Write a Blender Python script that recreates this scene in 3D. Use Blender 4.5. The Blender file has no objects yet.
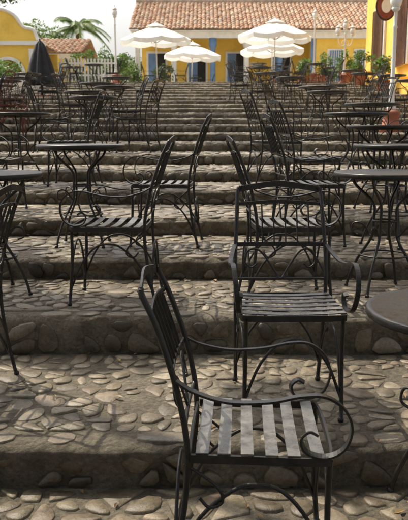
import bpy, math, random
from mathutils import Vector, Matrix
random.seed(7)
R=random.random
U=random.uniform
sc=bpy.context.scene
col=sc.collection

# ------------------------------------------------------------ materials
def newmat(name):
    m=bpy.data.materials.new(name); m.use_nodes=True
    nt=m.node_tree; b=nt.nodes['Principled BSDF']
    return m,nt,b
def N(nt,t,**k):
    n=nt.nodes.new(t)
    for a,v in k.items(): setattr(n,a,v)
    return n
def ramp(nt,fac,stops):
    r=N(nt,'ShaderNodeValToRGB'); e=r.color_ramp.elements
    while len(e)<len(stops): e.new(.5)
    for i,(p,c) in enumerate(stops):
        e[i].position=p; e[i].color=(c[0],c[1],c[2],1)
    nt.links.new(fac,r.inputs[0]); return r.outputs[0]
def noise(nt,scale,detail=5,rough=.6,vec=None):
    n=N(nt,'ShaderNodeTexNoise'); n.inputs['Scale'].default_value=scale
    n.inputs['Detail'].default_value=detail; n.inputs['Roughness'].default_value=rough
    if vec is None:
        tc=N(nt,'ShaderNodeTexCoord'); vec=tc.outputs['Object']
    nt.links.new(vec,n.inputs['Vector']); return n.outputs['Fac']
def mixc(nt,fac,a,b,mode='MIX'):
    m=N(nt,'ShaderNodeMix'); m.data_type='RGBA'; m.blend_type=mode
    for s,v in ((m.inputs[0],fac),(m.inputs[6],a),(m.inputs[7],b)):
        if isinstance(v,(int,float)): s.default_value=v
        elif isinstance(v,tuple): s.default_value=(v[0],v[1],v[2],1)
        else: nt.links.new(v,s)
    return m.outputs[2]
def bump(nt,b,h,strength=.4,dist=.01):
    n=N(nt,'ShaderNodeBump'); n.inputs['Strength'].default_value=strength; n.inputs['Distance'].default_value=dist
    nt.links.new(h,n.inputs['Height']); nt.links.new(n.outputs[0],b.inputs['Normal'])

def simple(name,c1,c2,scale=4,rough=.7,metal=0,bs=.3,bd=.005,bscale=None,stain=0):
    m,nt,b=newmat(name)
    f=noise(nt,scale)
    c=ramp(nt,f,[(.3,c1),(.7,c2)])
    if stain:
        c=mixc(nt,1.0,c,ramp(nt,noise(nt,.7,8,.7),[(.36,(1-stain,1-stain,1-stain*1.1)),(.52,(1,1,1))]),'MULTIPLY')
    nt.links.new(c,b.inputs['Base Color'])
    b.inputs['Roughness'].default_value=rough; b.inputs['Metallic'].default_value=metal
    if bs: bump(nt,b,noise(nt,bscale or scale*8),bs,bd)
    return m

def stone_mat(name,dark=1.0):
    m,nt,b=newmat(name)
    at=N(nt,'ShaderNodeAttribute'); at.attribute_name='rnd'
    c=ramp(nt,at.outputs['Fac'],[(0,(.12*dark,.10*dark,.073*dark)),(.3,(.20*dark,.168*dark,.120*dark)),(.6,(.26*dark,.222*dark,.16*dark)),(.8,(.21*dark,.165*dark,.118*dark)),(1,(.37*dark,.325*dark,.25*dark))])
    n1=noise(nt,9,7,.65); n2=noise(nt,60,5,.7); n3=noise(nt,.9,4,.6)
    c=mixc(nt,1.0,c,ramp(nt,n1,[(.3,(.55,.53,.5)),(.7,(1.15,1.12,1.08))]),'MULTIPLY')
    c=mixc(nt,1.0,c,ramp(nt,n2,[(.35,(.7,.7,.7)),(.6,(1.1,1.1,1.1))]),'MULTIPLY')
    c=mixc(nt,1.0,c,ramp(nt,n3,[(.35,(.65,.63,.6)),(.65,(1.1,1.1,1.1))]),'MULTIPLY')
    nt.links.new(c,b.inputs['Base Color'])
    nt.links.new(ramp(nt,n1,[(.3,(.33,)*3),(.75,(.65,)*3)]),b.inputs['Roughness'])
    ad=N(nt,'ShaderNodeMath',operation='MULTIPLY_ADD'); nt.links.new(n2,ad.inputs[0]); ad.inputs[1].default_value=.35
    nt.links.new(n1,ad.inputs[2]); bump(nt,b,ad.outputs[0],.7,.012)
    return m
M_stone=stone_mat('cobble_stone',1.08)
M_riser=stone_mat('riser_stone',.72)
def mortar():
    m,nt,b=newmat('mortar')
    n1=noise(nt,3,8,.7); n2=noise(nt,45,6,.75); n4=noise(nt,.8,3,.6); n5=noise(nt,16,8,.8)
    c=ramp(nt,n1,[(.3,(.17,.145,.105)),(.5,(.27,.232,.17)),(.72,(.38,.335,.255))])
    c=mixc(nt,1.0,c,ramp(nt,n2,[(.35,(.6,.6,.6)),(.65,(1.15,1.15,1.15))]),'MULTIPLY')
    c=mixc(nt,1.0,c,ramp(nt,n5,[(.36,(.75,.73,.71)),(.6,(1.1,1.1,1.1))]),'MULTIPLY')
    c=mixc(nt,1.0,c,ramp(nt,n4,[(.35,(.65,.63,.6)),(.65,(1.1,1.1,1.1))]),'MULTIPLY')
    nt.links.new(c,b.inputs['Base Color']); b.inputs['Roughness'].default_value=.85
    v=N(nt,'ShaderNodeTexVoronoi'); v.inputs['Scale'].default_value=38
    tc=N(nt,'ShaderNodeTexCoord'); nt.links.new(tc.outputs['Object'],v.inputs['Vector'])
    ad=N(nt,'ShaderNodeMath',operation='SUBTRACT'); nt.links.new(n2,ad.inputs[0]); nt.links.new(v.outputs['Distance'],ad.inputs[1])
    ad2=N(nt,'ShaderNodeMath',operation='MULTIPLY_ADD'); nt.links.new(n5,ad2.inputs[0]); ad2.inputs[1].default_value=1.8; nt.links.new(ad.outputs[0],ad2.inputs[2])
    bump(nt,b,ad2.outputs[0],.9,.018)
    return m
M_mortar=mortar()
def iron(name,c,c2,rough=.38,metal=.35,wear=None):
    m,nt,b=newmat(name)
    f=noise(nt,25,6,.7)
    cc=ramp(nt,f,[(.35,c),(.72,c2)])
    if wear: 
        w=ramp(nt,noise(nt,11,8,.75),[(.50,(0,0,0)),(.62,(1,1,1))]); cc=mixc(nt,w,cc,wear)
    nt.links.new(cc,b.inputs['Base Color'])
    nt.links.new(ramp(nt,f,[(.3,(rough-.08,)*3),(.7,(rough+.22,)*3)]),b.inputs['Roughness'])
    b.inputs['Metallic'].default_value=metal
    bump(nt,b,noise(nt,140,3),.25,.002)
    return m
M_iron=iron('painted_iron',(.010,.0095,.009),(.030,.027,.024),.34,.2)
M_slat=iron('seat_iron_sky_sheen',(.15,.143,.132),(.27,.258,.238),.28,.5,(.10,.09,.078))  # slats lighter than frame: reflected sky put into base colour; dark patches are wear
M_rediron=iron('rust_iron',(.09,.03,.018),(.16,.06,.035),.5)
M_yellow=simple('yellow_plaster',(.80,.52,.08),(.87,.61,.13),1.2,.85,stain=.18)
M_yellow2=simple('ochre_plaster',(.74,.42,.06),(.82,.51,.09),1.2,.85,stain=.18)
M_white=simple('white_paint',(.70,.69,.65),(.82,.81,.78),3,.6,stain=.12)
M_blue=simple('blue_paint',(.10,.19,.36),(.15,.26,.44),3,.6)
M_terra=simple('terracotta',(.28,.09,.05),(.38,.14,.08),6,.8,stain=.3)
M_dark=simple('dark_interior',(.015,.014,.013),(.03,.028,.025),3,.8)
M_wood=simple('brown_wood',(.10,.05,.03),(.18,.09,.05),8,.6)
M_bark=simple('bark',(.08,.06,.045),(.17,.13,.10),8,.9,bs=.8,bd=.03)
M_black=simple('black_fabric',(.012,.012,.014),(.025,.025,.03),6,.8)
M_glass=simple('opal_glass',(.75,.74,.70),(.82,.81,.78),3,.25,bs=0)
M_ground=simple('earth',(.16,.13,.10),(.28,.24,.19),1.5,.95,bs=.6,bd=.03)
M_plaza=simple('paving',(.36,.31,.24),(.48,.43,.35),2,.85,bs=.5,bd=.02)
M_sign=simple('sign_paint',(.16,.03,.02),(.22,.05,.03),5,.5)
def leafmat(name,c1,c2,tr=.35):
    m,nt,b=newmat(name)
    at=N(nt,'ShaderNodeAttribute'); at.attribute_name='rnd'
    c=ramp(nt,at.outputs['Fac'],[(0,c1),(1,c2)])
    nt.links.new(c,b.inputs['Base Color']); b.inputs['Roughness'].default_value=.55
    t=N(nt,'ShaderNodeBsdfTranslucent'); nt.links.new(c,t.inputs[0])
    mx=N(nt,'ShaderNodeMixShader'); mx.inputs[0].default_value=tr
    nt.links.new(b.outputs[0],mx.inputs[1]); nt.links.new(t.outputs[0],mx.inputs[2])
    nt.links.new(mx.outputs[0],nt.nodes['Material Output'].inputs[0]); return m
M_leaf=leafmat('leaves',(.035,.07,.02),(.10,.15,.04),.25)
M_leafb=leafmat('bright_leaves',(.05,.12,.025),(.15,.21,.05),.45)
M_dry=leafmat('dry_leaves',(.16,.09,.04),(.34,.24,.10),.2)
def fabric():
    m,nt,b=newmat('white_canvas')
    c=ramp(nt,noise(nt,2.5),[(.3,(.72,.71,.67)),(.7,(.83,.82,.79))])
    nt.links.new(c,b.inputs['Base Color']); b.inputs['Roughness'].default_value=.85
    t=N(nt,'ShaderNodeBsdfTranslucent'); nt.links.new(c,t.inputs[0])
    mx=N(nt,'ShaderNodeMixShader'); mx.inputs[0].default_value=.3
    nt.links.new(b.outputs[0],mx.inputs[1]); nt.links.new(t.outputs[0],mx.inputs[2])
    nt.links.new(mx.outputs[0],nt.nodes['Material Output'].inputs[0]); return m
M_canvas=fabric()
def tilemat():
    m,nt,b=newmat('clay_tiles')
    at=N(nt,'ShaderNodeAttribute'); at.attribute_name='rnd'
    c=ramp(nt,at.outputs['Fac'],[(0,(.40,.22,.14)),(.4,(.52,.31,.19)),(.7,(.60,.42,.29)),(1,(.46,.36,.27))])
    c=mixc(nt,1.0,c,ramp(nt,noise(nt,3),[(.35,(.7,.7,.7)),(.65,(1.1,1.1,1.1))]),'MULTIPLY')
    nt.links.new(c,b.inputs['Base Color']); b.inputs['Roughness'].default_value=.9
    return m
M_tile=tilemat()

# ------------------------------------------------------------ mesh helper
class MB:
    def __init__(s): s.v=[];s.f=[];s.m=[];s.r=[];s.mats=[];s.sm=[]
    def mi(s,mat):
        if mat not in s.mats: s.mats.append(mat)
        return s.mats.index(mat)
    def add(s,verts,faces,mat,smooth=False,rnd=None):
        o=len(s.v); s.v.extend(verts); k=s.mi(mat)
        s.f.extend([tuple(i+o for i in f) for f in faces]); s.m.extend([k]*len(faces)); s.sm.extend([smooth]*len(faces))
        s.r.extend([R() if rnd is None else rnd]*len(verts))
    def box(s,a,b,mat):
        x0,y0,z0=a;x1,y1,z1=b
        s.add([(x0,y0,z0),(x1,y0,z0),(x1,y1,z0),(x0,y1,z0),(x0,y0,z1),(x1,y0,z1),(x1,y1,z1),(x0,y1,z1)],
              [(3,2,1,0),(4,5,6,7),(0,1,5,4),(1,2,6,5),(2,3,7,6),(3,0,4,7)],mat)
    def lathe(s,prof,mat,c=(0,0,0),n=16,smooth=True):
        v=[];f=[]
        for r,z in prof:
            for i in range(n):
                a=2*math.pi*i/n; v.append((c[0]+r*math.cos(a),c[1]+r*math.sin(a),c[2]+z))
        for k in range(len(prof)-1):
            for i in range(n):
                j=(i+1)%n; f.append((k*n+i,k*n+j,(k+1)*n+j,(k+1)*n+i))
        f.append(tuple(reversed(range(n)))); f.append(tuple((len(prof)-1)*n+i for i in range(n)))
        s.add(v,f,mat,smooth)
    def sweep(s,pts,mat,r=.008,flat=None,up=None,sides=6,sub=4,smooth=True):
        P=catmull(pts,sub) if sub>1 else [Vector(p) for p in pts]
        n=len(P); T=[]
        for i in range(n):
            t=P[min(i+1,n-1)]-P[max(i-1,0)]
            T.append(t.normalized())
        ref=Vector(up) if up else (Vector((0,0,1)) if abs(T[0].z)<.9 else Vector((1,0,0)))
        v=[];f=[]
        side=T[0].cross(ref).normalized()
        if flat: w,h=flat; sec=[(w/2,h/2),(-w/2,h/2),(-w/2,-h/2),(w/2,-h/2)]
        elif isinstance(r,(int,float)): sec=None
        for i in range(n):
            if up: side=T[i].cross(ref); side=side.normalized() if side.length>1e-4 else Vector((0,1,0))
            else: side=(side-T[i]*side.dot(T[i])).normalized()
            nn=side.cross(T[i])
            if not flat:
                rr=r if isinstance(r,(int,float)) else r[0]+(r[1]-r[0])*i/(n-1)
                sc_=[(rr*math.cos(2*math.pi*k/sides),rr*math.sin(2*math.pi*k/sides)) for k in range(sides)]
            else: sc_=sec
            for a,b in sc_: v.append(tuple(P[i]+side*a+nn*b))
        q=4 if flat else sides
        for i in range(n-1):
            for k in range(q):
                l=(k+1)%q; f.append((i*q+k,i*q+l,(i+1)*q+l,(i+1)*q+k))
        f.append(tuple(range(q))); f.append(tuple((n-1)*q+k for k in reversed(range(q))))
        s.add(v,f,mat,smooth and not flat)
    def mesh(s,name):
        me=bpy.data.meshes.new(name); me.from_pydata(s.v,[],s.f)
        for m in s.mats: me.materials.append(m)
        me.polygons.foreach_set('material_index',s.m); me.polygons.foreach_set('use_smooth',s.sm)
        a=me.attributes.new('rnd','FLOAT','POINT'); a.data.foreach_set('value',s.r)
        me.update(); return me
    def obj(s,name,loc=(0,0,0),rz=0,parent=None):
        return place(name,s.mesh(name+'_mesh'),loc,rz,parent)
def place(name,me,loc=(0,0,0),rz=0,parent=None,s=1,tilt=(0,0)):
    o=bpy.data.objects.new(name,me); col.objects.link(o); o.location=loc; o.rotation_euler=(tilt[0],tilt[1],rz); o.scale=(s,s,s)
    if parent: o.parent=parent
    return o
def empty(name,loc=(0,0,0)):
    e=bpy.data.objects.new(name,None); col.objects.link(e); e.location=loc; return e
def catmull(pts,sub):
    p=[Vector(q) for q in pts]; p=[p[0]*2-p[1]]+p+[p[-1]*2-p[-2]]; out=[]
    for i in range(1,len(p)-2):
        for k in range(sub):
            t=k/sub; a,b,c,d=p[i-1],p[i],p[i+1],p[i+2]
            out.append(.5*((2*b)+(c-a)*t+(2*a-5*b+4*c-d)*t*t+(3*b-a-3*c+d)*t**3))
    out.append(p[-2]); return out

# ------------------------------------------------------------ stair profile
EY=[2.6,3.75,4.75,5.8,6.9,8.05]; EZ=[.185,.40,.55,.695,.835,.97]
for n in range(1,18): EY.append(8.05+1.17*n); EZ.append(.97+.135*n)
XL,XR=-5.6,6.0
def level(y):
    z=0
    for a,b in zip(EY,EZ):
        if y>=a: z=b
    return z
TOPY,TOPZ=EY[-1],EZ[-1]

def vcells(u0,u1,v0,v1,su,sv,drop=.15,jit=.42):
    nu=max(1,int(round((u1-u0)/su))); nv=max(1,int(round((v1-v0)/sv))); su=(u1-u0)/nu; sv=(v1-v0)/nv
    g={}
    for i in range(nu):
        for j in range(nv):
            if R()<drop: continue
            g[(i,j)]=(u0+(i+.5+(.25 if j%2 else -.25)+U(-jit,jit))*su, v0+(j+.5+U(-jit,jit)*(0.9 if nv>1 else .3))*sv)
    out=[]
    for (i,j),(x,y) in g.items():
        poly=[(max(u0,x-su*1.4),max(v0,y-sv*1.4)),(min(u1,x+su*1.4),max(v0,y-sv*1.4)),(min(u1,x+su*1.4),min(v1,y+sv*1.4)),(max(u0,x-su*1.4),min(v1,y+sv*1.4))]
        for di in (-2,-1,0,1,2):
            for dj in (-2,-1,0,1,2):
                q=g.get((i+di,j+dj))
                if q is None or (di==0 and dj==0): continue
                nx,ny=q[0]-x,q[1]-y; d=(nx*(q[0]+x)+ny*(q[1]+y))/2
                res=[];L=len(poly)
                for k in range(L):
                    a=poly[k];b=poly[(k+1)%L]; fa=nx*a[0]+ny*a[1]-d; fb=nx*b[0]+ny*b[1]-d
                    if fa<=0: res.append(a)
                    if (fa<0)!=(fb<0) and abs(fa-fb)>1e-12:
                        t=fa/(fa-fb); res.append((a[0]+(b[0]-a[0])*t,a[1]+(b[1]-a[1])*t))
                poly=res
                if len(poly)<3: break
            if len(poly)<3: break
        if len(poly)>=3: out.append(poly)
    return out
def chaikin(p,k=.27):
    o=[];L=len(p)
    for i in range(L):
        a=p[i];b=p[(i+1)%L]
        o.append((a[0]*(1-k)+b[0]*k,a[1]*(1-k)+b[1]*k)); o.append((a[0]*k+b[0]*(1-k),a[1]*k+b[1]*(1-k)))
    return o
def stones(mb,cells,mp,mat,gap=.012,h=.018,iters=1,hv=.5,skip=0):
    for p in cells:
        if R()<skip: continue
        cx=sum(a for a,b in p)/len(p); cy=sum(b for a,b in p)/len(p)
        q=[]
        for a,b in p:
            d=math.hypot(a-cx,b-cy)+1e-6; k=max(.3,1-gap*U(.3,2.4)/d); q.append((cx+(a-cx)*k,cy+(b-cy)*k))
        for _ in range(iters): q=chaikin(q)
        n=len(q); hh=h*U(1-hv,1+hv); tx,ty=U(-.06,.06),U(-.06,.06)
        v=[];f=[]
        for s_,z in ((1.0,-.012),(.985,hh*.45),(.90,hh*.93)):
            for a,b in q:
                dx=(a-cx)*s_;dy=(b-cy)*s_
                v.append(mp(cx+dx,cy+dy,z+(dx*tx+dy*ty if z>0 else 0)+(U(-.0012,.0012) if z>0 else 0)))
        v.append(mp(cx,cy,hh))
        for r in range(2):
            for i in range(n):
                j=(i+1)%n; f.append((r*n+i,r*n+j,(r+1)*n+j,(r+1)*n+i))
        for i in range(n): f.append((2*n+i,2*n+(i+1)%n,3*n))
        mb.add(v,f,mat,True)

stairs=empty('stone_staircase')
core=MB(); nx=190
for i in range(len(EY)):
    y0,z1=EY[i],EZ[i]; z0=EZ[i-1] if i else 0
    y1=EY[i+1] if i+1<len(EY) else y0+.8
    v=[];f=[]
    rows=7
    for k in range(nx+1):
        x=XL+(XR-XL)*k/nx; jz=U(-.010,.003); jy=.012*math.sin(x*2.1+i*3)+.008*math.sin(x*5.3+i)
        v+=[(x,y0+.03,z0-.12),(x,y0+.014+U(-.016,.016),z0+(z1-z0)*.3),(x,y0+.004+U(-.016,.016),z0+(z1-z0)*.6),(x,y0+jy+U(-.012,.012),z1-.022+jz),(x,y0+.018+jy+U(-.010,.010),z1-.003+jz),(x,y0+.05,z1),(x,y1+.05,z1)]
    for k in range(nx):
        for s_ in range(rows-1): a=k*rows+s_; f.append((a,a+rows,a+rows+1,a+1))
    core.add(v,f,M_mortar,True)
for x in (XL,XR):
    for i in range(len(EY)):
        y1=EY[i+1] if i+1<len(EY) else EY[i]+.8
        core.add([(x,EY[i],-.1),(x,y1,-.1),(x,y1,EZ[i]-.004),(x,EY[i],EZ[i]-.004)],[(0,1,2,3)],M_mortar)
core.obj('stair_core',parent=stairs)
tr=MB()
for i in range(0,12):
    y0,z=EY[i],EZ[i]; y1=EY[i+1]
    w=min(6,1.6+y0*.40); xa,xb=max(XL,-w),min(XR,w)
    su=.098 if i<3 else .13
    fn=lambda a,b,c,z=z:(a,b,z+c)
    stones(tr,vcells(xa,xb,y0+.13,y1-.01,su,su*.8,.28,.46),fn,M_stone,.011,.0075,2 if i<2 else 1,.6,skip=.07)
    stones(tr,vcells(xa,xb,y0+.02,y0+.13,.17,.11,.12,.35),fn,M_stone,.012,.006,1,skip=.22)
tr.obj('tread_stones',parent=stairs)
rs=MB()
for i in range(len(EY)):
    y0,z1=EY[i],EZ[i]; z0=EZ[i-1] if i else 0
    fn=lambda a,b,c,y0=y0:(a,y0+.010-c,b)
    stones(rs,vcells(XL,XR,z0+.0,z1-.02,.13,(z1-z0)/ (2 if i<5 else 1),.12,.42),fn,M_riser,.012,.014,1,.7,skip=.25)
rs.obj('riser_stones',parent=stairs)
pv=MB()
stones(pv,vcells(-2.6,3.0,.9,2.59,.105,.09,.26),lambda a,b,c:(a,b,c+.004),M_stone,.012,.009,1,skip=.06)
pv.add([(-40,-60,.004),(40,-60,.004),(40,2.64,.004),(-40,2.64,.004)],[(0,1,2,3)],M_mortar)
pv.obj('cobbled_pavement')
g=MB()
g.add([(-400,-300,-.02),(400,-300,-.02),(-400,2.6,-.02),(400,2.6,-.02),(-400,TOPY,TOPZ-.2),(400,TOPY,TOPZ-.2),(-400,900,TOPZ-.2),(400,900,TOPZ-.2)],
      [(0,1,3,2),(2,3,5,4),(4,5,7,6)],M_ground)
g.obj('ground')
p=MB(); p.box((-30,TOPY+.3,TOPZ-.3),(30,90,TOPZ+.004),M_plaza); p.obj('plaza_pavement')
fl=MB()
for _ in range(460):
    x=U(-3,3); y=U(1.6,11); z=level(y)+.014
    a=U(0,6.28); L=U(.012,.032); w=L*.4; dx,dy=math.cos(a),math.sin(a)
    fl.add([(x-dx*L,y-dy*L,z),(x+dy*w,y-dx*w,z+.008),(x+dx*L,y+dy*L,z+.002),(x-dy*w,y+dx*w,z+.006)],[(0,1,2,3)],M_dry)
fl.obj('fallen_leaves')

# ------------------------------------------------------------ chair
def chair_mesh(matI,matS,name):
    m=MB()
    for s in (-1,1):
        m.sweep([(-.27,s*.205,0),(-.225,s*.21,.22),(-.205,s*.215,.45),(-.235,s*.215,.65),(-.295,s*.205,.84),(-.338,s*.20,.935),(-.345,s*.185,.955)],matI,.0095,sides=8)
        m.sweep([(.215,s*.205,.45),(.215,s*.205,.25),(.235,s*.21,0)],matI,.0095,sides=8)
        for x in (-.27,.235): m.lathe([(.013,0),(.014,.012),(.009,.02)],matI,(x,s*.207,0),8)
        m.sweep([(-.240,s*.218,.69),(-.19,s*.232,.665),(-.09,s*.248,.642),(.03,s*.256,.648),(.12,s*.258,.668),(.19,s*.257,.668),(.245,s*.254,.63),(.268,s*.248,.57),(.25,s*.240,.505),(.20,s*.232,.474),(.145,s*.226,.484),(.128,s*.224,.52),(.15,s*.224,.545),(.175,s*.224,.535)],matI,flat=(.020,.007),sub=5)
        m.sweep([(-.245,s*.205,.10),(-.17,s*.205,.25),(-.07,s*.205,.345),(.0,s*.205,.365),(.08,s*.205,.345),(.16,s*.205,.25),(.225,s*.205,.10)],matI,.0065)
        m.sweep([(-.215,s*.212,.43),(-.12,s*.21,.36),(-.10,s*.21,.31),(-.14,s*.21,.29),(-.17,s*.21,.32)],matI,.005)
    for x in (-.245,.225):
        m.sweep([(x,-.205,.10),(x,-.14,.26),(x,-.05,.35),(x,.05,.35),(x,.14,.26),(x,.205,.10)],matI,.0065)
    m.sweep([(-.345,-.20,.942),(-.35,-.13,.955),(-.36,0,.97),(-.35,.13,.955),(-.345,.20,.942)],matI,flat=(.007,.028),up=(0,0,1))
    m.sweep([(-.315,-.205,.875),(-.326,0,.888),(-.315,.205,.875)],matI,flat=(.006,.016),up=(0,0,1))
    m.sweep([(-.25,-.215,.69),(-.262,0,.69),(-.25,.215,.69)],matI,flat=(.006,.02),up=(0,0,1))
    m.sweep([(-.215,-.215,.53),(-.22,0,.53),(-.215,.215,.53)],matI,.0065)
    for k in range(6):
        y=-.14+.056*k; m.sweep([(-.26,y,.69),(-.29,y,.785),(-.325,y,.885)],matI,flat=(.006,.010),up=(1,0,0),sub=2)
    for s in (-1,1):
        m.sweep([(-.222,s*.01,.535),(-.235,s*.05,.60),(-.25,s*.10,.66),(-.253,s*.15,.66),(-.245,s*.17,.61),(-.235,s*.14,.58),(-.237,s*.11,.60)],matI,.005)
    a=.215;b=.222;z=.452
    m.sweep([(-a+.02,-b,z),(0,-b,z),(a-.03,-b,z),(a+.005,-b+.035,z),(a+.012,0,z),(a+.005,b-.035,z),(a-.03,b,z),(0,b,z),(-a+.02,b,z)],matI,flat=(.008,.026),up=(0,0,1))
    m.sweep([(-a+.015,-b,z),(-a+.01,0,z),(-a+.015,b,z)],matI,flat=(.008,.026),up=(0,0,1))
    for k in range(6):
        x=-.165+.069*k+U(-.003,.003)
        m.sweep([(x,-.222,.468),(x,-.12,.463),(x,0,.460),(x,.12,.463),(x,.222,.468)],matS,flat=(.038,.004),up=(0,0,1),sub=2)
    return m.mesh(name)
CH=chair_mesh(M_iron,M_slat,'chair_mesh'); CHR=chair_mesh(M_rediron,M_rediron,'red_chair_mesh')
def table_mesh(r,matI,name):
    m=MB()
    m.lathe([(.02,.735),(r-.02,.735),(r-.004,.728),(r,.735),(r,.752),(r-.006,.757),(r-.02,.754),(r*.5,.752),(.01,.752)],matI,n=40)
    for k in range(4):
        a=math.pi/4+k*math.pi/2; c,s=math.cos(a),math.sin(a)
        m.sweep([(c*q,s*q,z) for q,z in ((r*.72,.73),(r*.60,.66),(r*.25,.56),(.075,.45),(.085,.34),(.17,.2),(.22,.09),(.245,0))],matI,.009)
        m.sweep([(c*q,s*q,z) for q,z in ((.09,.35),(.15,.42),(.21,.42),(.22,.37),(.18,.35))],matI,.0055)
        m.lathe([(.013,0),(.014,.012),(.009,.02)],matI,(c*.245,s*.245,0),8)
    for rr,z in ((.075,.45),(.15,.235),(r*.72,.722)):
        m.sweep([(rr*math.cos(t*math.pi/6),rr*math.sin(t*math.pi/6),z) for t in range(13)],matI,.006,sub=2)
    return m.mesh(name)
TB=table_mesh(.33,M_iron,'table_mesh')
def chair(x,y,deg,red=False):
    z=level(y)+.010 if y<TOPY+.3 else TOPZ+.006
    place('wrought_iron_chair',CHR if red else CH,(x,y,z),math.radians(deg),tilt=(U(-.01,.01),U(-.01,.01)))
def table(x,y,deg=0,s=1):
    z=level(y)+.010 if y<TOPY+.3 else TOPZ+.006
    place('round_iron_table',TB,(x,y,z),math.radians(deg),s=s)
chair(.165,2.14,-3)
table(.92,2.38,0,1.05)
chair(.37,3.05,-88)
chair(.50,4.18,3)
table(1.14,4.38,10)
chair(-.54,4.17,178)
table(-1.32,4.30,33)
chair(-1.24,3.22,176)
table(-.92,5.30,0); chair(-.30,5.35,176)
chair(.80,5.35,5); table(1.45,5.30,40)
chair(.95,6.4,10); table(1.6,6.35,12); chair(2.2,6.3,172); chair(-1.9,6.3,-5)
chair(.75,7.5,12)
chair(-3.0,11.0,20,True); chair(-3.9,13.4,170,True); chair(-3.3,12.3,0,True)
random.seed(21)
for i in range(4,22):
    y=(EY[i]+EY[i+1])/2
    for cx in (-4.1,-1.65,1.85,4.3):
        pr=.72 if i<8 else (.5 if i<12 else (.14 if cx<0 else .36))
        if i>=9 and cx==-4.1: pr=.8 if i<15 else .3
        if R()>pr: continue
        x=cx+U(-.35,.35); yy=y+U(-.1,.1)
        if x<-2.4 and i>=10 and R()<.5:
            table(x,yy,U(0,90)); chair(x-.62,yy,U(-15,15),True); chair(x+.62,yy,180+U(-15,15),True); continue
        table(x,yy,U(0,90))
        if R()<.7: chair(x-.62+U(-.08,.05),yy+U(-.08,.08),U(-25,25))
        if R()<.7: chair(x+.62+U(-.05,.08),yy+U(-.08,.08),180+U(-25,25))
for x,y in ((-2,31.5),(2.9,30.5),(-.8,37),(3.2,34.5),(5.0,31)):
    table(x+.35,y-.6,U(0,90)); chair(x-.35,y-.5,U(-20,20)); chair(x+1.0,y-.6,180+U(-20,20)); chair(x+.3,y+.2,-90)

# ------------------------------------------------------------ parasols
def parasol_mesh():
    m=MB(); n=8; Rr=1.5
    v=[];f=[]; segs=32; rings=[(0.05,2.42),(.4,2.33),(.8,2.20),(1.15,2.05),(1.5,1.90),(1.5,1.74)]
    for ri,(r,z) in enumerate(rings):
        for k in range(segs):
            a=2*math.pi*k/segs; ph=(k%4)/4.0; sag=math.sin(math.pi*ph)
            rr=r*(1-.055*sag*(r/Rr)); zz=z-.07*sag*(r/Rr)
            if ri==5: zz-=.03*sag
            v.append((rr*math.cos(a),rr*math.sin(a),zz))
    for ri in range(len(rings)-1):
        for k in range(segs): f.append((ri*segs+k,ri*segs+(k+1)%segs,(ri+1)*segs+(k+1)%segs,(ri+1)*segs+k))
    m.add(v,f,M_canvas,False)
    m.lathe([(.42,2.40),(.25,2.47),(.03,2.56)],M_canvas,n=16,smooth=False)
    m.lathe([(.022,0),(.022,2.5),(.03,2.57),(.03,2.6),(.005,2.64)],M_white,n=10)
    m.lathe([(.25,0),(.25,.05),(.22,.09),(.05,.11),(.045,.3)],M_terra,n=20)
    for k in range(8):
        a=2*math.pi*k/8; c,s=math.cos(a),math.sin(a)
        m.sweep([(.03*c,.03*s,2.38),(1.48*c,1.48*s,1.88)],M_wood,.011,sub=1,sides=5)
        m.sweep([(.03*c,.03*s,1.75),(.8*c,.8*s,2.15)],M_wood,.008,sub=1,sides=5)
    return m.mesh('parasol_mesh')
PM=parasol_mesh()
for i,(x,y,rz,s) in enumerate(((-1.95,30.2,.2,.98),(-.65,37,.5,1.0),(2.85,29.4,.1,1.0),(3.25,34.3,.6,1.0))):
    place('white_parasol',PM,(x,y,TOPZ),rz,s=s,tilt=(U(-.03,.03),U(-.03,.03)))
m=MB()
v=[];f=[]
prof=[(.03,2.3),(.10,2.15),(.17,1.8),(.25,1.35),(.34,.75),(.36,.55),(.30,.53)]
seg=32
for r,z in prof:
    for k in range(seg):
        a=2*math.pi*k/seg; rr=r*(1+.22*math.cos(8*a)); v.append((rr*math.cos(a),rr*math.sin(a),z-.04*math.cos(8*a)*(r>.3)))
for ri in range(len(prof)-1):
    for k in range(seg): f.append((ri*seg+k,ri*seg+(k+1)%seg,(ri+1)*seg+(k+1)%seg,(ri+1)*seg+k))
m.add(v,f,M_black,True)
m.lathe([(.025,0),(.025,2.35),(.01,2.42)],M_iron,n=8); m.lathe([(.25,0),(.25,.06),(.05,.1)],M_terra,n=18)
o=m.obj('closed_black_parasol',(-4.60,20.4,level(20.4))); o.scale=(1.1,1.1,.68)

# ------------------------------------------------------------ lamps
def lamp_mesh(h,heads):
    m=MB()
    m.lathe([(.20,0),(.20,.10),(.15,.13),(.15,.32),(.17,.35),(.10,.40)],M_terra,n=16)
    m.lathe([(.075,.38),(.08,.45),(.05,.52),(.045,.75),(.06,.78),(.038,.84),(.03,h-.35),(.045,h-.32),(.03,h-.28),(.03,h-.05),(.05,h)],M_white,n=14)
    for (dx,z) in heads:
        if abs(dx)>.01:
            m.sweep([(0,0,z-.35),(dx*.4,0,z-.42),(dx*.85,0,z-.32),(dx,0,z-.08)],M_white,.014)
            m.sweep([(0,0,z-.2),(dx*.3,0,z-.22),(dx*.45,0,z-.32),(dx*.3,0,z-.38)],M_white,.009)
        m.lathe([(.03,-.06),(.07,-.02),(.075,.01)],M_white,(dx,0,z),12)
        m.lathe([(.06,.012),(.09,.06),(.105,.13),(.09,.20),(.055,.245)],M_glass,(dx,0,z),14)
        m.lathe([(.10,.245),(.06,.29),(.02,.33),(.012,.38),(.02,.395),(.003,.42)],M_white,(dx,0,z),12)
    return m.mesh('lamp_mesh')
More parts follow.
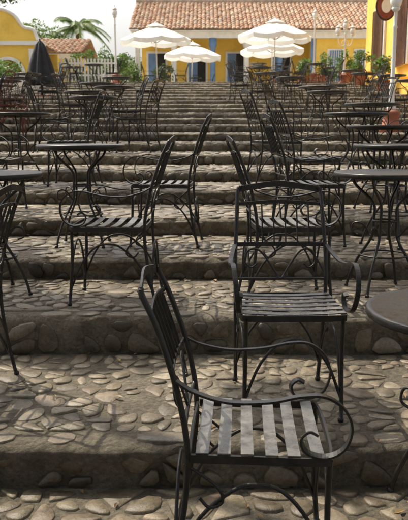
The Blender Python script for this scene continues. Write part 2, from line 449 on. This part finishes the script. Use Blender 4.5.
L1=lamp_mesh(2.5,[(0,2.5)]); L3=lamp_mesh(1.9,[(0,2.05),(-.28,1.85),(.28,1.85)])
L2=lamp_mesh(2.12,[(0,2.12)])
place('white_street_lamp',L2,(3.32,12.7,level(12.7)),.2)
place('white_street_lamp',L1,(-3.35,27.5,level(27.5)),.1)
place('white_street_lamp',L1,(4.4,29.0,TOPZ),.1)
place('triple_globe_street_lamp',L3,(5.35,27.6,level(27.6)),.1)

# ------------------------------------------------------------ roofs
def tiled_roof(mb,x0,x1,ya,za,yb,zb,period=.24,row=.38):
    cols=int((x1-x0)/period); L=math.hypot(yb-ya,zb-za); rows=int(L/row)
    dy,dz=(yb-ya)/rows,(zb-za)/rows; ny,nz=-(zb-za)/L,(yb-ya)/L
    for c in range(cols):
        for r in range(rows):
            v=[];jx=U(-.018,.018); jl=U(-.04,.04)
            for e,(t,lift) in enumerate(((r-.04,.055),(r+1.06,.01))):
                for k in range(6):
                    a=k/5; x=x0+(c+a)*period+jx; hh=math.sin(math.pi*a)*.085
                    y=ya+dy*t+jl*dy/row; z=za+dz*t
                    v.append((x,y+ny*(hh+lift),z+nz*(hh+lift)))
            f=[(k,k+1,7+k,6+k) for k in range(5)]; f.append((0,5,4,3,2,1))
            mb.add(v,f,M_tile,True)
    mb.add([(x0,ya,za),(x1,ya,za),(x1,yb,zb),(x0,yb,zb)],[(0,1,2,3)],M_tile)

B=empty('yellow_colonial_building',(0,0,0))
Y0=41.0; X0,X1=-4.0,10.2; ZE=6.88; RH=2.28
w=MB()
w.box((X0+.3,Y0+2.2,TOPZ-.1),(X1-.2,Y0+8,ZE+.15),M_yellow)
w.box((6.1,Y0+.25,TOPZ-.1),(X1-.25,Y0+2.197,ZE-.02),M_yellow)
w.obj('walls',parent=B)
w=MB()
w.box((X0,Y0-.1,ZE-.36),(X1,Y0+.22,ZE-.05),M_white)
w.box((X0-.1,Y0-.35,ZE-.047),(X1+.1,Y0+.3,ZE+.03),M_white)
w.box((6.05,Y0+.22,TOPZ-.1),(6.35,Y0+.247,ZE-.36),M_blue)
w.obj('cornice',parent=B)
w=MB()
for x in (-3.75,-1.7,.5,2.4,4.3):
    w.lathe([(.24,0),(.24,.15),(.19,.22),(.16,.4),(.15,2.7),(.19,2.78),(.22,2.86),(.22,ZE-.362-TOPZ)],M_blue if x in(4.3,.5) else M_white,(x,Y0+.06,TOPZ),14)
w.obj('columns',parent=B)
w=MB()
for x in (-2.8,-.4,1.9,4.6):
    w.box((x-.62,Y0+2.12,TOPZ),(x+.62,Y0+2.195,TOPZ+2.75),M_white)
    w.box((x-.5,Y0+2.08,TOPZ),(x-.01,Y0+2.118,TOPZ+2.62),M_blue); w.box((x+.01,Y0+2.08,TOPZ),(x+.5,Y0+2.118,TOPZ+2.62),M_dark)
for x in (7.5,9.0):
    w.box((x-.5,Y0+.17,TOPZ+.6),(x+.5,Y0+.247,TOPZ+2.7),M_white)
    w.box((x-.4,Y0+.12,TOPZ+.7),(x+.4,Y0+.168,TOPZ+2.6),M_blue)
    for k in range(7): w.box((x-.4+.125*k,Y0+.07,TOPZ+.7),(x-.37+.125*k,Y0+.1,TOPZ+2.6),M_white)
w.obj('doors_and_windows',parent=B)
w=MB(); tiled_roof(w,X0-.2,X1+.3,Y0-.45,ZE+.04,Y0+4.6,ZE+RH)
w.box((X0-.2,Y0+4.5,ZE+RH-.15),(X1+.3,Y0+4.9,ZE+RH+.2),M_tile)
w.add([(X0-.2,Y0+9.5,ZE),(X1+.3,Y0+9.5,ZE),(X1+.3,Y0+4.9,ZE+RH),(X0-.2,Y0+4.9,ZE+RH)],[(0,1,2,3)],M_tile)
w.add([(X0+.3,Y0,ZE),(X0+.3,Y0+9.4,ZE),(X0+.3,Y0+4.7,ZE+RH-.05)],[(0,1,2)],M_yellow)
w.obj('tiled_roof',parent=B)

B=empty('ochre_building'); DX=-.4
w=MB(); w.box((6.9+DX,15,1.2),(14,29.2,7.6),M_yellow2); w.obj('walls',parent=B)
w=MB()
for y in (17.5,20.6,23.7,26.8):
    w.box((6.82+DX,y-.75,3.5),(6.897+DX,y+.75,5.9),M_white)
    w.box((6.78+DX,y-.6,3.5),(6.818+DX,y+.6,5.75),M_wood)
    for k in range(9): w.box((6.70+DX,y-.58+.14*k,3.5),(6.725+DX,y-.555+.14*k,5.75),M_wood)
w.box((6.80+DX,15,7.2),(6.897+DX,29.3,7.4),M_white)
w.obj('windows',parent=B)
w=MB(); tiled_roof(w,0,14.8,-.5,0,3.5,1.6)
o=w.obj('tiled_roof',(6.9+DX,29.6,7.62),-math.pi/2,B)
m=MB()
m.sweep([(0,0,.55),(-.3,0,.62),(-.75,0,.55)],M_iron,.015)
m.sweep([(0,0,.2),(-.2,0,.35),(-.35,0,.56)],M_iron,.012)
for k,(r,mt,t) in enumerate(((.42,M_iron,.03),(.37,M_sign,.04),(.2,M_white,.05))):
    n=28; v=[(-.5+r*.8*math.cos(a*2*math.pi/n),s*t,r*1.1*math.sin(a*2*math.pi/n)) for s in(-1,1) for a in range(n)]
    f=[tuple(range(n)),tuple(reversed(range(n,2*n)))]+[(a,a+n,(a+1)%n+n,(a+1)%n) for a in range(n)]
    m.add(v,f,mt)
for x in (-.7,-.3): m.sweep([(x,0,.35),(x,0,.57)],M_iron,.008,sub=1)
m.obj('hanging_sign',(6.75+DX,23.6,5.35))

B=empty('gabled_gatehouse')
w=MB(); yb=25.5; xl,xr=-9.6,-5.75; zg=1.9; ze=4.35
def arch_wall(mb,x0,x1,y,z0,z1,cs,hw,sp,mat,th=.35):
    xs=[x0]
    for c in cs: xs+=[c-hw,c+hw]
    xs.append(x1)
    for k in range(0,len(xs),2): mb.box((xs[k],y,z0),(xs[k+1],y+th,z1),mat)
    for c in cs:
        n=12
        for a in range(n):
            t0,t1=math.pi*a/n,math.pi*(a+1)/n
            p=[(c-hw*math.cos(t0),sp+hw*math.sin(t0)),(c-hw*math.cos(t1),sp+hw*math.sin(t1))]
            v=[(p[0][0],y,p[0][1]),(p[1][0],y,p[1][1]),(p[1][0],y,z1),(p[0][0],y,z1)]
            v+=[(a_,y+th,c_) for a_,b_,c_ in v]
            mb.add(v,[(0,1,2,3),(7,6,5,4),(0,4,5,1),(3,2,6,7)],mat)
            q=[(c-(hw+.12)*math.cos(t0),sp+(hw+.12)*math.sin(t0)),(c-(hw+.12)*math.cos(t1),sp+(hw+.12)*math.sin(t1))]
            mb.add([(p[0][0],y-.03,p[0][1]),(p[1][0],y-.03,p[1][1]),(q[1][0],y-.03,q[1][1]),(q[0][0],y-.03,q[0][1])],[(0,1,2,3)],M_white)
arch_wall(w,xl,xr,yb,zg,ze,(-8.6,-6.9),.5,3.35,M_yellow)
w.box((xl,yb+3,zg),(xr,yb+3.2,ze),M_yellow)
w.box((xl,yb+.36,zg),(xl+.2,yb+3,ze),M_yellow)
w.obj('walls',parent=B)
w=MB()
for x in (-9.6,-7.75,-6.12): w.box((x-.02,yb-.06,zg),(x+.35,yb-.003,ze-.12),M_white)
w.box((xl-.1,yb-.12,ze),(xr+.12,yb+.4,ze+.14),M_white)
pts=[(-8.5,0),(-8.3,.35),(-7.9,.45),(-7.6,.85),(-7.1,1.05),(-6.6,.85),(-6.3,.45),(-5.95,.35),(-5.8,0)]
v=[(a,yb-.04,ze+.143+b) for a,b in pts]+[(a,yb+.25,ze+.143+b) for a,b in pts]; n=len(pts)
w.add(v,[tuple(range(n)),tuple(reversed(range(n,2*n)))]+[(i,i+n,i+n+1,i+1) for i in range(n-1)],M_yellow)
w.sweep([(a,yb-.06,ze+.17+b) for a,b in pts],M_white,.06,sub=3,sides=8)
w.obj('gable_and_trim',parent=B)
w=MB(); w.add([(xl,yb+.4,ze+.1),(xr,yb+.4,ze+.1),(xr,yb+3.2,ze+.1),(xl,yb+3.2,ze+.1)],[(0,1,2,3)],M_tile); w.obj('roof',parent=B)

B=empty('tiled_house')
w=MB(); w.box((-14,36,2.5),(-6.4,42,5.15),M_yellow); w.box((-14.05,35.95,4.9),(-6.35,35.997,5.15),M_white); w.obj('walls',parent=B)
w=MB(); w.box((-7.9,35.93,3.3),(-7.1,35.99,4.7),M_blue); w.box((-10.9,35.93,3.3),(-10.1,35.99,4.7),M_blue); w.obj('shutters',parent=B)
w=MB(); tiled_roof(w,-14.4,-6.0,35.4,5.1,38.8,6.15); w.add([(-14.4,42.5,5.0),(-6,42.5,5.0),(-6,38.8,6.15),(-14.4,38.8,6.15)],[(0,1,2,3)],M_tile); w.obj('tiled_roof',parent=B)

for nm,x0,x1 in (('plastered_side_wall',XL-.35,XL-.003),('plastered_side_wall',XR+.003,XR+.3)):
    w=MB()
    for i in range(7,len(EY)-1):
        w.box((x0,EY[i]+.003,EZ[i]-1.3),(x1,EY[i+1],EZ[i]+.45),M_white if x0<0 else M_yellow2)
    w.obj(nm)
w=MB()
for k in range(16): w.box((-5.6+k*.13,28.3,TOPZ),(-5.54+k*.13,28.33,TOPZ+.9),M_white)
for z in (.25,.7): w.box((-5.7,28.335,TOPZ+z),(-3.5,28.36,TOPZ+z+.06),M_white)
w.obj('white_picket_fence')

# ------------------------------------------------------------ foliage
def foliage(mb,clumps,size,mat,wr=.42):
    for (cx,cy,cz,rx,ry,rz,n) in clumps:
        for _ in range(n):
            while True:
                a,b,c=U(-1,1),U(-1,1),U(-1,1); d=a*a+b*b+c*c
                if d<1: break
            o=Vector((cx+a*rx,cy+b*ry,cz+c*rz))
            d1=Vector((U(-1,1),U(-1,1),U(-.7,.7))).normalized(); d2=d1.cross(Vector((U(-1,1),U(-1,1),U(-1,1)))).normalized()
            L=size*U(.6,1.3); W=L*wr
            mb.add([tuple(o-d1*L*.5),tuple(o-d2*W*.5),tuple(o+d1*L*.5),tuple(o+d2*W*.5)],[(0,1,2,3)],mat)
def tree(name,base,trunk_top,clumps,size,mat,r=.22,wr=.42):
    m=MB(); b=Vector(base); t=Vector(trunk_top)
    mid=(b+t)/2+Vector((U(-.2,.2),U(-.2,.2),0))
    m.sweep([b-Vector((0,0,.3)),mid,t],M_bark,(r,r*.6),sub=6,sides=10)
    for c in random.sample(clumps,min(16,len(clumps))):
        e=Vector(c[:3]); k=(t+e)/2+Vector((0,0,U(-.2,.5)))
        m.sweep([t-Vector((0,0,.3)),k,e],M_bark,(r*.4,.02),sub=4,sides=6)
    foliage(m,clumps,size,mat,wr)
    o=m.obj(name); return o
random.seed(5)
def crown(x0,x1,y0,y1,z0,z1,n,nl,keep=None):
    out=[]
    while len(out)<n:
        x,y=U(x0,x1),U(y0,y1)
        if keep and not keep(x,y): continue
        out.append((x,y,U(z0,z1),U(.3,.75),U(.3,.75),U(.2,.35),nl))
    return out
kp=lambda x,y: R()<(1.0 if y<5.2 else .36)
tree('added_shade_tree',(-7.2,7.0,.3),(-6.4,7.0,4.2),crown(-8,-1.2,2.5,10.5,4.8,5.6,34,170,kp),.28,M_leaf,.3,.6)
tree('added_shade_tree',(7.4,6.5,.3),(6.6,6.4,4.2),crown(-1.8,5.5,2.5,10.0,4.8,5.6,32,170,kp),.28,M_leaf,.3,.6)
tree('added_shade_tree',(-8.3,15,1.2),(-7.6,15,5.6),crown(-10,-2.5,11.5,19,7.2,8.4,22,110),.3,M_leaf,.26,.5)
tree('added_shade_tree',(2.5,-4.5,0),(2.3,-4.3,3.6),crown(-5.5,6.5,-8.5,2.4,3.9,6.5,130,90),.30,M_leaf,.3,.6)  # added behind the camera, unseen: blocks sky fill to darken foreground and risers
tree('added_shade_tree',(-4.5,-2.0,0),(-4.3,-2.2,3.4),crown(-8.5,-2.5,-6,3.0,2.6,5.6,60,90),.30,M_leaf,.3,.6)  # second added crown behind the camera, unseen, cuts sky light on the steps
def blob(cx,cy,z0,w,d,h,n,nl):
    return [(cx+U(-w,w),cy+U(-d,d),z0+U(.1,1)*h,U(.5,.9),U(.5,.9),U(.4,.7),nl) for _ in range(n)]
tree('background_tree',(-9.8,46,3),(-9.6,46,5.6),blob(-10.2,46,5.6,1.6,1.2,2.2,18,160),.22,M_leafb)
tree('background_tree',(-13,34,3),(-12.8,34,5.6),blob(-10.6,33,6.2,2.4,1.5,3.2,26,170),.22,M_leaf)
tree('background_tree',(-6.3,50,3),(-6.2,50,4.8),blob(-6.3,50,3.8,2.2,1.5,2.6,26,160),.24,M_leafb)
def bush(name,cx,cy,z,w,h,n,nl,size,mat):
    m=MB(); cl=[(cx+U(-w,w),cy+U(-.3,.3),z+U(.1,.9)*h,U(.18,.35),U(.18,.35),U(.15,.3),nl) for _ in range(n)]
    for c in cl[:8]: m.sweep([(cx+(c[0]-cx)*.4,cy,z-.1),((cx+c[0])/2,cy,z+.3*h),c[:3]],M_bark,.012,sub=3,sides=5)
    foliage(m,cl,size,mat); m.obj(name)
bush('garden_shrub',-4.4,29.5,TOPZ,1.3,1.4,30,90,.13,M_leafb)
bush('garden_shrub',-3.2,40.0,TOPZ,1.5,1.8,26,90,.15,M_leafb)
bush('garden_shrub',-5.5,36.5,TOPZ,1.6,1.7,30,90,.15,M_leaf)
bush('garden_shrub',-6.4,19.5,2.1,.6,1.1,18,80,.12,M_leaf)
bush('garden_shrub',-6.4,21.5,2.3,.5,1.1,16,80,.12,M_leafb)
bush('garden_shrub',-6.4,23.5,2.5,.5,1.1,16,80,.12,M_leafb)
bush('garden_shrub',6.0,33.5,TOPZ,1.2,1.3,22,90,.14,M_leafb)
for x,y,s in ((5.7,28.9,1),(5.6,25.9,.9),(5.2,31.5,1.1),(-3.6,29.2,.8),(5.6,22.6,.8),(4.2,30.6,.9)):
    z=level(y) if y<TOPY+.3 else TOPZ
    e=empty('potted_plant',(x,y,z))
    m=MB(); m.lathe([(.17*s,0),(.20*s,.05),(.27*s,.38*s),(.31*s,.40*s),(.31*s,.46*s),(.26*s,.46*s),(.25*s,.42*s)],M_terra,n=18); m.obj('pot',parent=e)
    m=MB(); cl=[(U(-.25,.25)*s,U(-.25,.25)*s,.5*s+U(.1,.7)*s,.2,.2,.2,60) for _ in range(7)]
    for c in cl: m.sweep([(0,0,.4*s),(c[0]*.5,c[1]*.5,.55*s),c[:3]],M_bark,.008,sub=2,sides=5)
    foliage(m,cl,.14,M_leafb); m.obj('leaves',parent=e)
m=MB(); px,py_=-7.9,45.5; PZ=7.7
m.sweep([(px+.3,py_,TOPZ-.2),(px+.1,py_,4.6),(px,py_,6.2),(px+.02,py_,PZ)],M_bark,(.17,.11),sub=6,sides=10)
for k in range(26):
    a=k*2.4; el=U(-.2,1.25); L=U(1.8,2.5); P=[]
    for t in range(9):
        s=t/8; rad=L*s*math.cos(el*.6)*(1-.1*s); z=PZ+L*(math.sin(el)*s-.65*s*s)
        P.append(Vector((px+rad*math.cos(a),py_+rad*math.sin(a),z)))
    m.sweep(P,M_leafb,.018,sub=1,sides=4)
    for t in range(1,9):
        for h in (0,.33,.66):
            o=P[t-1].lerp(P[t],h); d=(P[t]-P[t-1]).normalized(); sd=d.cross(Vector((0,0,1))).normalized()
            for s in (-1,1):
                tip=o+(sd*s*.36+d*.25+Vector((0,0,-.18)))*(1.25-.5*t/8); q=d*.05
                m.add([tuple(o-q),tuple(o+q),tuple(tip)],[(0,1,2)],M_leafb)
m.obj('palm_tree')

# ------------------------------------------------------------ light, sky, camera
sd=Vector((-.55,.45,1.1)).normalized()
L=bpy.data.lights.new('sun','SUN'); L.energy=5.0; L.angle=math.radians(.5); L.color=(1,.92,.76)
lo=bpy.data.objects.new('sun',L); col.objects.link(lo); lo.rotation_euler=sd.to_track_quat('Z','Y').to_euler(); lo.location=(0,0,30)
W=bpy.data.worlds.new('World'); sc.world=W; W.use_nodes=True; nt=W.node_tree
sk=nt.nodes.new('ShaderNodeTexSky'); sk.sky_type='NISHITA'; sk.sun_disc=False
sk.sun_elevation=math.asin(sd.z); sk.sun_rotation=math.atan2(sd.x,sd.y); sk.dust_density=7; sk.air_density=1.2; sk.ozone_density=.2
hs=nt.nodes.new('ShaderNodeHueSaturation'); hs.inputs['Saturation'].default_value=.35; hs.inputs['Value'].default_value=1.75
nt.links.new(sk.outputs[0],hs.inputs['Color'])
nt.links.new(hs.outputs[0],nt.nodes['Background'].inputs[0]); nt.nodes['Background'].inputs[1].default_value=.15
c=bpy.data.cameras.new('cam'); c.sensor_fit='VERTICAL'; c.sensor_height=36; c.lens=48.46; c.clip_end=2000; c.clip_start=.05
c.dof.use_dof=True; c.dof.focus_distance=3.0; c.dof.aperture_fstop=9
co=bpy.data.objects.new('camera',c); col.objects.link(co); co.location=(0,0,1.42); co.rotation_euler=(math.radians(79.5),0,0)
sc.camera=co
sc.view_settings.view_transform='Standard'; sc.view_settings.look='None'; sc.view_settings.exposure=0
